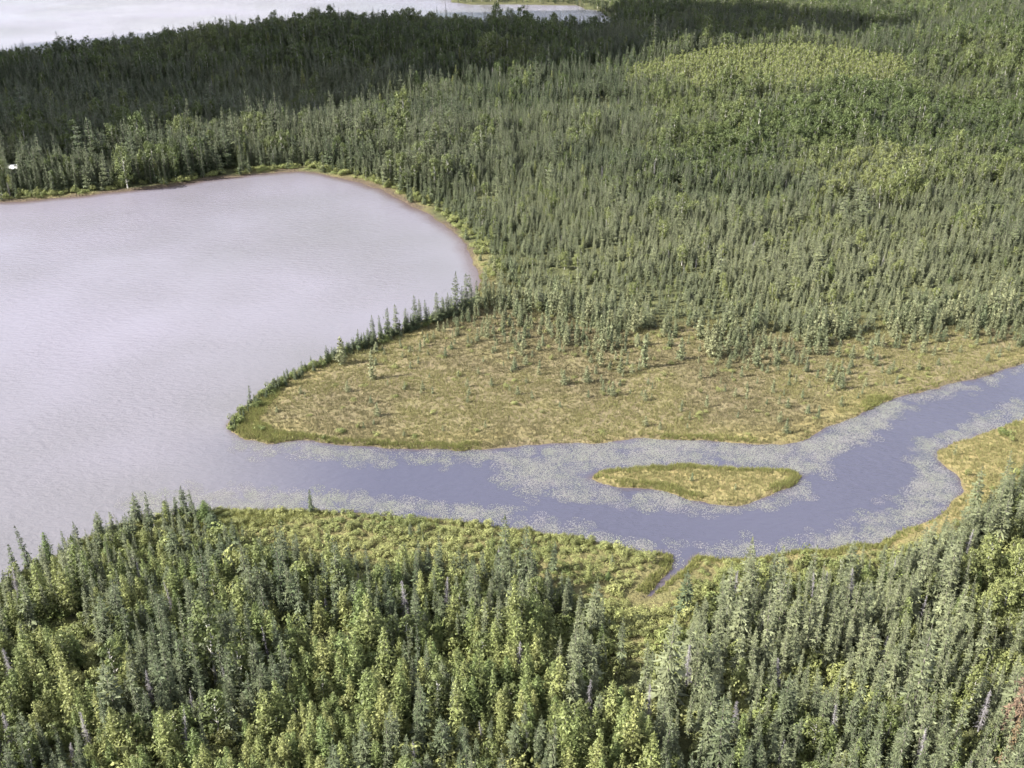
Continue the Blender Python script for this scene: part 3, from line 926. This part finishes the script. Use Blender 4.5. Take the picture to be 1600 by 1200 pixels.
def plant(kind, row, label, group):
    x, y, z, sxy, sz, spin, lx, ly, tint, var = row
    root = bpy.data.objects.new(kind, None)
    root.empty_display_size = 0.3
    root.location = (x, y, z)
    root.rotation_euler = (lx, ly, spin)
    root.scale = (sxy, sxy, sz)
    root['label'] = label
    root['category'] = CAT[kind]
    if group:
        root['group'] = group
    COL.objects.link(root)
    tm, cm = KINDS[kind][int(var)]
    for nm, me in zip(PART.get(kind, ('trunk', 'crown')), (tm, cm)):
        o = bpy.data.objects.new(nm, me)
        o['tint'] = float(tint)
        o.parent = root
        COL.objects.link(o)
    return root

for kind, row, label, group in HERO:
    plant(kind, row, label, group)

def where_words(u, v, kind):
    if kind == 'young_broadleaf_tree':
        return 'in the %s %s of the far even stand' % ('upper' if v < 96 else 'lower', 'left end' if u < 1110 else ('middle' if u < 1280 else 'right end'))
    if v < 130 and u < 990:
        return 'on the dark far hill ' + ('above the lake' if u < 480 else ('below the far lake' if u < 760 else 'beside the light green stand'))
    if v < 350:
        side = 'far left' if u < 250 else ('beyond the lake' if u < 520 else ('right of the lake' if u < 800 else ('left of the light stand' if u < 1040 else ('below the light stand' if u < 1400 else 'far right'))))
        return 'in the %s forest %s' % ('farthest' if v < 70 else ('far' if v < 180 else 'nearer'), side)
    if v < 560:
        return 'in the forest behind the bog'
    if v < 720:
        return 'on the bog'
    side = 'far left' if u < 330 else ('left of the middle' if u < 640 else ('below the island reach' if u < 930 else ('below the creek mouth' if u < 1180 else ('right of the creek' if u < 1400 else 'far right'))))
    row = 'close to the water' if v < 860 else ('in the upper near forest' if v < 960 else ('in the middle near forest' if v < 1070 else 'in the lowest near forest'))
    return row + ' ' + side

TONE = {'spruce_tree': ('dark green', 'grey-green', 'pale grey-green'), 'larch_tree': ('green', 'yellow-green', 'bright yellow-green'), 'bog_larch': ('blue-green', 'pale green', 'pale yellow-green'),
        'broadleaf_tree': ('dark green', 'olive green', 'light green'), 'young_broadleaf_tree': ('light green',) * 3, 'shrub': ('green', 'yellow-green', 'bright yellow-green'),
        'dead_tree': ('grey',) * 3, 'dying_spruce': ('rust brown',) * 3}
NOUN = {'spruce_tree': 'narrow spruce', 'larch_tree': 'feathery larch', 'bog_larch': 'larch', 'broadleaf_tree': 'round-crowned tree', 'young_broadleaf_tree': 'young broadleaf tree', 'shrub': 'low shrub',
        'dead_tree': 'bare dead tree', 'dying_spruce': 'dying spruce'}
SHAPE = {'spruce_tree': ('pointed spruce', 'club-topped spruce', 'broad spruce', 'thin spruce', 'ragged spruce', 'very broad spruce', 'gappy spruce', 'slender spruce'),
         'larch_tree': ('feathery larch', 'slim larch', 'broad larch', 'low-branched larch'), 'shrub': ('spreading shrub', 'rounded shrub', 'wide shrub', 'upright shrub', 'flat low shrub')}
MASS = {'spruce_tree': ('spruce_forest', 'dense grey-green spruce forest around the lake and river'), 'larch_tree': ('larch_forest', 'yellow-green larches mixed into the forest'),
        'bog_larch': ('bog_larch_growth', 'small pale larches thinning out onto the bog'), 'broadleaf_tree': ('broadleaf_forest', 'round-crowned broadleaf trees in the far forest'),
        'young_broadleaf_tree': ('young_broadleaf_forest', 'even light green stand of young trees on the far rise'), 'shrub': ('shrubbery', 'bright yellow-green shrubs along the near shore and under the trees'),
        'dead_tree': ('dead_tree_growth', 'bare grey dead trees scattered in the forest'), 'dying_spruce': ('dying_spruce_growth', 'dying spruces')}
LIMIT = {'spruce_tree': 300 - 50, 'larch_tree': 300, 'bog_larch': 300 - 33, 'broadleaf_tree': 300, 'young_broadleaf_tree': 300, 'shrub': 300, 'dead_tree': 300, 'dying_spruce': 300}

def gn_scatter(name, rows, meshes, props):
    """one object holding the rows as points, with a plant mesh standing on each (real instances)"""
    me = bpy.data.meshes.new(name)
    n = len(rows)
    me.vertices.add(n)
    me.vertices.foreach_set('co', rows[:, :3].astype(np.float32).ravel())
    def fa(nm, typ, key, val):
        a = me.attributes.new(nm, typ, 'POINT')
        a.data.foreach_set(key, np.ascontiguousarray(val).ravel())
    fa('tint', 'FLOAT', 'value', rows[:, 8].astype(np.float32))
    fa('size', 'FLOAT_VECTOR', 'vector', np.stack([rows[:, 3], rows[:, 3], rows[:, 4]], 1).astype(np.float32))
    fa('turn', 'FLOAT_VECTOR', 'vector', np.stack([rows[:, 6], rows[:, 7], rows[:, 5]], 1).astype(np.float32))
    fa('variant', 'INT', 'value', rows[:, 9].astype(np.int32))
    o = bpy.data.objects.new(name, me)
    COL.objects.link(o)
    for k, v in props.items():
        o[k] = v
    g = bpy.data.node_groups.new(name + '_nodes', 'GeometryNodeTree')
    g.interface.new_socket('Geometry', in_out='INPUT', socket_type='NodeSocketGeometry')
    g.interface.new_socket('Geometry', in_out='OUTPUT', socket_type='NodeSocketGeometry')
    gi, go = g.nodes.new('NodeGroupInput'), g.nodes.new('NodeGroupOutput')
    ip = g.nodes.new('GeometryNodeInstanceOnPoints')
    ip.inputs['Pick Instance'].default_value = True
    jn = g.nodes.new('GeometryNodeJoinGeometry')
    for i, ms in enumerate(meshes):
        whole = g.nodes.new('GeometryNodeJoinGeometry')
        for mm in ms:
            src = bpy.data.objects.new('source', mm)      # never linked to the scene
            oi = g.nodes.new('GeometryNodeObjectInfo')
            oi.inputs['Object'].default_value = src
            g.links.new(oi.outputs['Geometry'], whole.inputs['Geometry'])
        ti = g.nodes.new('GeometryNodeGeometryToInstance')
        g.links.new(whole.outputs['Geometry'], ti.inputs['Geometry'])
        g.links.new(ti.outputs['Instances'], jn.inputs['Geometry'])
    g.links.new(jn.outputs['Geometry'], ip.inputs['Instance'])
    def na(nm, typ):
        a = g.nodes.new('GeometryNodeInputNamedAttribute')
        a.data_type = typ
        a.inputs['Name'].default_value = nm
        return a.outputs['Attribute']
    er = g.nodes.new('FunctionNodeEulerToRotation')
    g.links.new(na('turn', 'FLOAT_VECTOR'), er.inputs['Euler'])
    g.links.new(er.outputs['Rotation'], ip.inputs['Rotation'])
    g.links.new(na('size', 'FLOAT_VECTOR'), ip.inputs['Scale'])
    g.links.new(na('variant', 'INT'), ip.inputs['Instance Index'])
    g.links.new(gi.outputs[0], ip.inputs['Points'])
    g.links.new(ip.outputs['Instances'], go.inputs[0])
    md = o.modifiers.new('scatter', 'NODES')
    md.node_group = g
    return o

for kind, parts in PLANTS.items():
    if not parts:
        continue
    rows = np.concatenate(parts)
    H = rows[:, 4] * NOMINAL[kind]
    u, v, zc = project(rows[:, 0], rows[:, 1], rows[:, 2])
    ut, vt, _ = project(rows[:, 0], rows[:, 1], rows[:, 2] + H)
    hpx = np.hypot(ut - u, vt - v)
    seen = (ut > 6) & (ut < 1594) & (vt > 4) & (vt < 1150)
    score = np.where(seen, hpx * np.where(H > 0.75 * np.median(H[zc < 400] if (zc < 400).any() else H), 1.0, 0.6), -1)
    if kind == 'shrub':
        score = np.where(seen & inside(u, v, SHRUB_PX), hpx + 100, score)
    order = np.argsort(-score)
    k = int(min(LIMIT[kind], (score > 0).sum()))
    single = order[:k]
    rest = order[k:]
    for i in single:
        r = rows[i]
        ti = min(2, int(r[8] * 3))
        ww = where_words(u[i], v[i], kind)
        size = 'tall ' if H[i] > 1.15 * np.median(H[single]) else ('short ' if H[i] < 0.85 * np.median(H[single]) else '')
        if kind == 'shrub':
            size = ''
        noun = SHAPE.get(kind, (NOUN[kind],) * 9)[int(r[9])]
        lab = size + TONE[kind][ti] + ' ' + noun + ' ' + ww
        plant(kind, r, lab, noun + ' group, ' + size + TONE[kind][ti] + ', ' + ww)
    if len(rest):
        nm, lab = MASS[kind]
        gn_scatter(nm, rows[rest], KINDS[kind], dict(kind='stuff', label=lab, category=CAT[kind]))
    print(kind, len(rows), 'single', k)

# ------------------------------------------------------------------ sedge and lily pads
def stuff_rows(x, y, z, s, tint, nvar):
    n = len(x)
    return np.stack([x, y, z, s, s * RNG.uniform(0.8, 1.25, n), RNG.uniform(0, 6.28, n), 0 * x, 0 * x, tint, RNG.integers(0, nvar, n)], 1)

tufts = [(sedge(26, 0.5, 0.35).mesh('sedge_tuft', M_SEDGE),) for _ in range(4)]
x, y = jitter_grid(-90, 260, 145, 300, 0.62)
sdw = water_sd(x, y)
bogm = (signed(x, y, BOG) > -8)
mead = (signed(x, y, MEADOW) > -2)
isl = signed(x, y, ISLAND) > -0.5
keepn = noise2(x, y, 2.6, 61, 2)
ok = (bogm | mead | isl) & (sdw < -0.25) & (RNG.random(len(x)) < 0.55 + 0.45 * smooth(0.42, 0.62, keepn))
u, v, _ = project(x, y, 0 * x)
ok &= (u > -80) & (u < 1720)
x, y, sdw, isl, mead = x[ok], y[ok], sdw[ok], isl[ok], mead[ok]
tint = np.clip(0.15 + 0.75 * smooth(0.36, 0.64, noise2(x, y, 15, 63, 3)) + 0.5 * (isl | mead) + 0.3 * smooth(5, 1, -sdw) + RNG.normal(0, 0.12, len(x)), 0, 1)
gn_scatter('sedge_grass', stuff_rows(x, y, ground_z(x, y, sdw), RNG.uniform(0.6, 1.35, len(x)), tint, 4), tufts,
           dict(kind='stuff', label='tan and golden sedge tufts covering bog, island and meadow', category='grass'))
# greener fringe along the water
greens = [(sedge(30, 0.65, 0.4).mesh('green_sedge_tuft', M_REED),) for _ in range(3)]
x, y = jitter_grid(-120, 260, 125, 260, 0.5)
sdw = water_sd(x, y)
u, v, _ = project(x, y, 0 * x)
gm = smooth(0.42, 0.60, noise2(x, y, 13, 67, 2))
gm = np.maximum(gm, smooth(560, 480, u) * (v > 600))
gm = np.maximum(gm, 0.8 * (signed(x, y, ISLAND) > -1) * smooth(752, 740, v))
ok = (sdw < -0.05) & (-sdw < 0.7 + 2.2 * noise2(x, y, 9, 68, 2) + 4.0 * smooth(480, 400, u)) & (RNG.random(len(x)) < gm) & (u > -80) & (u < 1700)
x, y, sdw = x[ok], y[ok], sdw[ok]
gn_scatter('green_sedge_grass', stuff_rows(x, y, ground_z(x, y, sdw), RNG.uniform(0.6, 1.2, len(x)), RNG.random(len(x)), 3), greens,
           dict(kind='stuff', label='green sedge fringe along the water edge', category='grass'))

def pad_mat():
    m, t = new_mat('lily_pad')
    at = N(t, 'ShaderNodeAttribute', attribute_type='INSTANCER', attribute_name='tint')
    rn = N(t, 'ShaderNodeAttribute', attribute_type='GEOMETRY', attribute_name='rnd')
    c = mixc(t, rn.outputs['Fac'], (0.095, 0.108, 0.072), (0.160, 0.165, 0.128))
    c = mixc(t, at.outputs['Fac'], c, (0.152, 0.142, 0.146))
    b = N(t, 'ShaderNodeBsdfPrincipled')
    b.inputs['Roughness'].default_value = 0.35
    t.links.new(c, b.inputs['Base Color'])
    o = N(t, 'ShaderNodeOutputMaterial')
    t.links.new(b.outputs['BSDF'], o.inputs['Surface'])
    return m
M_PAD = pad_mat()
patches = [(pads(105, 1.3).mesh('lily_pad_patch', M_PAD),) for _ in range(4)]
LILY_PX = [  # (strength, outline)
    (0.95, [(820, 694), (935, 690), (1100, 690), (1225, 694), (1275, 684), (1310, 664), (1400, 624), (1420, 640), (1330, 690), (1290, 725), (1262, 742), (1235, 733), (1100, 724), (1000, 726), (930, 733), (880, 722)]),
    (0.85, [(770, 705), (880, 718), (925, 740), (915, 752), (960, 764), (1040, 774), (1090, 786), (1150, 792), (1210, 780), (1252, 752), (1262, 764), (1225, 792), (1150, 802), (1050, 795), (950, 780), (860, 772), (780, 758)]),
    (0.8, [(1600, 632), (1600, 668), (1485, 694), (1466, 705), (1466, 720), (1495, 740), (1505, 770), (1485, 794), (1380, 848), (1300, 866), (1100, 872), (1105, 858), (1250, 846), (1340, 820), (1410, 780), (1440, 752), (1432, 712), (1470, 680), (1540, 655)]),
    (0.75, [(200, 824), (205, 782), (280, 765), (400, 768), (560, 778), (700, 790), (840, 808), (960, 838), (1060, 858), (1050, 866), (940, 852), (780, 823), (600, 812), (470, 800), (330, 800), (240, 815)]),
    (0.65, [(370, 690), (420, 694), (550, 700), (700, 705), (820, 700), (820, 712), (700, 722), (560, 720), (430, 712), (360, 700)]),
    (0.5, [(1400, 620), (1480, 600), (1600, 568), (1700, 548), (1700, 556), (1600, 580), (1490, 612), (1420, 634)]),
]
x, y = jitter_grid(-120, 200, 120, 230, 0.9, 0.7)
sdw = water_sd(x, y)
u, v, _ = project(x, y, 0 * x)
du = (noise2(x, y, 7, 71, 2) - 0.5) * 36; dv = (noise2(x, y, 6, 72, 2) - 0.5) * 20
prob = np.zeros(len(x))
for s, poly in LILY_PX:
    prob = np.maximum(prob, s * inside(u + du, v + dv, poly))
for s_, poly in LILY_PX:
    pu, pv = unproject(np.array([p[0] for p in poly]), np.array([p[1] for p in poly]), 0.0)
    prob = np.maximum(prob, s_ * 0.35 * smooth(-3.5, 1.0, signed(x, y, np.stack([pu, pv], 1))))
prob = prob * (0.45 + 0.65 * smooth(0.28, 0.62, noise2(x, y, 5.5, 73, 3)))
ok = (sdw > 0.3) & (RNG.random(len(x)) < prob)
x, y = x[ok], y[ok]
gn_scatter('lily_pads', stuff_rows(x, y, 0 * x + 0.004, RNG.uniform(0.7, 1.25, len(x)), RNG.random(len(x)), 4), patches,
           dict(kind='stuff', label='pale floating lily pads along the river margins', category='lily pads'))
print('pads', len(x))

# ------------------------------------------------------------------ the cloud whose shadow lies on the far hill
FOOT = np.array([unproject(u_, v_, 7.0) for u_, v_ in ((-90, 208), (60, 212), (110, 236), (160, 240), (215, 220), (300, 196), (400, 186), (520, 164), (620, 138), (660, 120), (800, 110), (945, 104))] + [(95, 585), (190, 606), (250, 640), (200, 735), (120, 800), (0, 800), (-120, 760), (-235, 690), (-330, 600), (-330, 450)], float)
cl = Plant()
CLOUD_Z = 420.0
ico = []
g = (1 + 5 ** 0.5) / 2
base_v = [Vector(p).normalized() for p in [(-1, g, 0), (1, g, 0), (-1, -g, 0), (1, -g, 0), (0, -1, g), (0, 1, g), (0, -1, -g), (0, 1, -g), (g, 0, -1), (g, 0, 1), (-g, 0, -1), (-g, 0, 1)]]
base_f = [(0, 11, 5), (0, 5, 1), (0, 1, 7), (0, 7, 10), (0, 10, 11), (1, 5, 9), (5, 11, 4), (11, 10, 2), (10, 7, 6), (7, 1, 8), (3, 9, 4), (3, 4, 2), (3, 2, 6), (3, 6, 8), (3, 8, 9), (4, 9, 5), (2, 4, 11), (6, 2, 10), (8, 6, 7), (9, 8, 1)]
def subdivide(vs, fs):
    vs = list(vs); mid = {}
    def mp(a, b):
        k = (min(a, b), max(a, b))
        if k not in mid:
            vs.append(((vs[a] + vs[b]) / 2).normalized()); mid[k] = len(vs) - 1
        return mid[k]
    out = []
    for a, b, c in fs:
        ab, bc, ca = mp(a, b), mp(b, c), mp(c, a)
        out += [(a, ab, ca), (b, bc, ab), (c, ca, bc), (ab, bc, ca)]
    return vs, out
iv, iff = subdivide(*subdivide(base_v, base_f))
px, py = jitter_grid(-360, 300, 340, 850, 20)
sdp = signed(px, py, FOOT)
for a, b, s in zip(px, py, sdp):
    if s < 2:
        continue
    r = min(14 + 0.35 * s, 42) * U(0.8, 1.2)
    r = max(min(r, s + 14), 12)
    h = CLOUD_Z + U(-4, 10) + 0.3 * min(s, 60)
    k = h / SUN_TO.z
    c = Vector((a, b, 0)) + SUN_TO * k
    n = len(cl.v)
    for q in iv:
        w = r * (1 + 0.14 * math.sin(5 * q.x + a) * math.sin(5 * q.y + b) + 0.1 * math.sin(9 * q.z + a))
        cl.v.append((c.x + q.x * w, c.y + q.y * w, c.z + q.z * w * (0.55 if q.z < 0 else 0.9))); cl.r.append(0.5)
    cl.f += [(n + i, n + j, n + l) for i, j, l in iff]
m, t_ = new_mat('cloud_vapour')
b_ = N(t_, 'ShaderNodeBsdfDiffuse'); b_.inputs['Color'].default_value = (0.9, 0.9, 0.9, 1)
tr_ = N(t_, 'ShaderNodeBsdfTranslucent'); tr_.inputs['Color'].default_value = (0.9, 0.9, 0.9, 1)
mx_ = N(t_, 'ShaderNodeMixShader'); mx_.inputs['Fac'].default_value = 0.4
o_ = N(t_, 'ShaderNodeOutputMaterial')
t_.links.new(b_.outputs['BSDF'], mx_.inputs[1]); t_.links.new(tr_.outputs['BSDF'], mx_.inputs[2]); t_.links.new(mx_.outputs['Shader'], o_.inputs['Surface'])
cme = cl.mesh('cloud', m)
cme.polygons.foreach_set('use_smooth', np.ones(len(cme.polygons), bool))
cloud = bpy.data.objects.new('cloud', cme)
cloud['kind'] = 'structure'
cloud['label'] = 'low cloud whose shadow darkens the far hill'
COL.objects.link(cloud)

# ------------------------------------------------------------------ the white-roofed hut among the trees on the far shore
def hut():
    def flat(name, c, rough=0.6):
        m, t = new_mat(name)
        tc = N(t, 'ShaderNodeTexCoord')
        ns = N(t, 'ShaderNodeTexNoise', Scale=3.0, Detail=3.0)
        t.links.new(tc.outputs['Object'], ns.inputs['Vector'])
        b = N(t, 'ShaderNodeBsdfPrincipled')
        b.inputs['Roughness'].default_value = rough
        t.links.new(mixc(t, ns.outputs['Fac'], tuple(k * 0.85 for k in c), c), b.inputs['Base Color'])
        o = N(t, 'ShaderNodeOutputMaterial')
        t.links.new(b.outputs['BSDF'], o.inputs['Surface'])
        return m
    x, y = HUT
    z = float(ground_z(np.array([x]), np.array([y]))[0])
    root = bpy.data.objects.new('hut', None)
    root.location = (x, y, z)
    root.rotation_euler = (0, 0, 0.45)
    root.scale = (0.75, 0.75, 0.75)
    root['label'] = 'small hut with a white roof among spruces on the far left shore'
    root['category'] = 'hut'
    COL.objects.link(root)
    def part(name, vs, fs, mat, parent=root):
        me = bpy.data.meshes.new(name)
        me.from_pydata(vs, [], fs)
        me.materials.append(mat); me.update()
        o = bpy.data.objects.new(name, me)
        o.parent = parent
        COL.objects.link(o)
        return o
    def box(x0, x1, y0, y1, z0, z1):
        return [(x0, y0, z0), (x1, y0, z0), (x1, y1, z0), (x0, y1, z0), (x0, y0, z1), (x1, y0, z1), (x1, y1, z1), (x0, y1, z1)], \
               [(3, 2, 1, 0), (4, 5, 6, 7), (0, 1, 5, 4), (1, 2, 6, 5), (2, 3, 7, 6), (3, 0, 4, 7)]
    wall = flat('hut_boards', (0.28, 0.23, 0.18))
    white = flat('white_roof_metal', (0.8, 0.8, 0.78), 0.4)
    part('wall', [(-2.5, -2, -0.3), (2.5, -2, -0.3), (2.5, 2, -0.3), (-2.5, 2, -0.3), (-2.5, -2, 2.4), (2.5, -2, 2.4), (2.5, 2, 2.4), (-2.5, 2, 2.4), (-2.5, 0, 3.7), (2.5, 0, 3.7)],
         [(0, 1, 5, 4), (2, 3, 7, 6), (1, 2, 6, 9, 5), (3, 0, 4, 8, 7)], wall)
    th = 0.09
    for s in (-1, 1):
        e = [(-2.9, s * 2.4, 2.16), (2.9, s * 2.4, 2.16), (2.9, s * 0.004, 3.74), (-2.9, s * 0.004, 3.74)]
        part('roof_slope', e + [(a, b, c + th) for a, b, c in e], [(3, 2, 1, 0), (4, 5, 6, 7), (0, 1, 5, 4), (1, 2, 6, 5), (2, 3, 7, 6), (3, 0, 4, 7)], white)
    part('door', *box(-0.45, 0.45, -2.06, -2.003, -0.1, 1.9), flat('hut_door', (0.14, 0.10, 0.08)))
    w = part('window', *box(1.1, 1.9, -2.05, -2.003, 1.0, 1.8), flat('hut_window_frame', (0.6, 0.6, 0.58)))
    part('pane', *box(1.18, 1.82, -2.075, -2.052, 1.08, 1.72), flat('hut_glass', (0.05, 0.06, 0.07), 0.1), w)
hut()
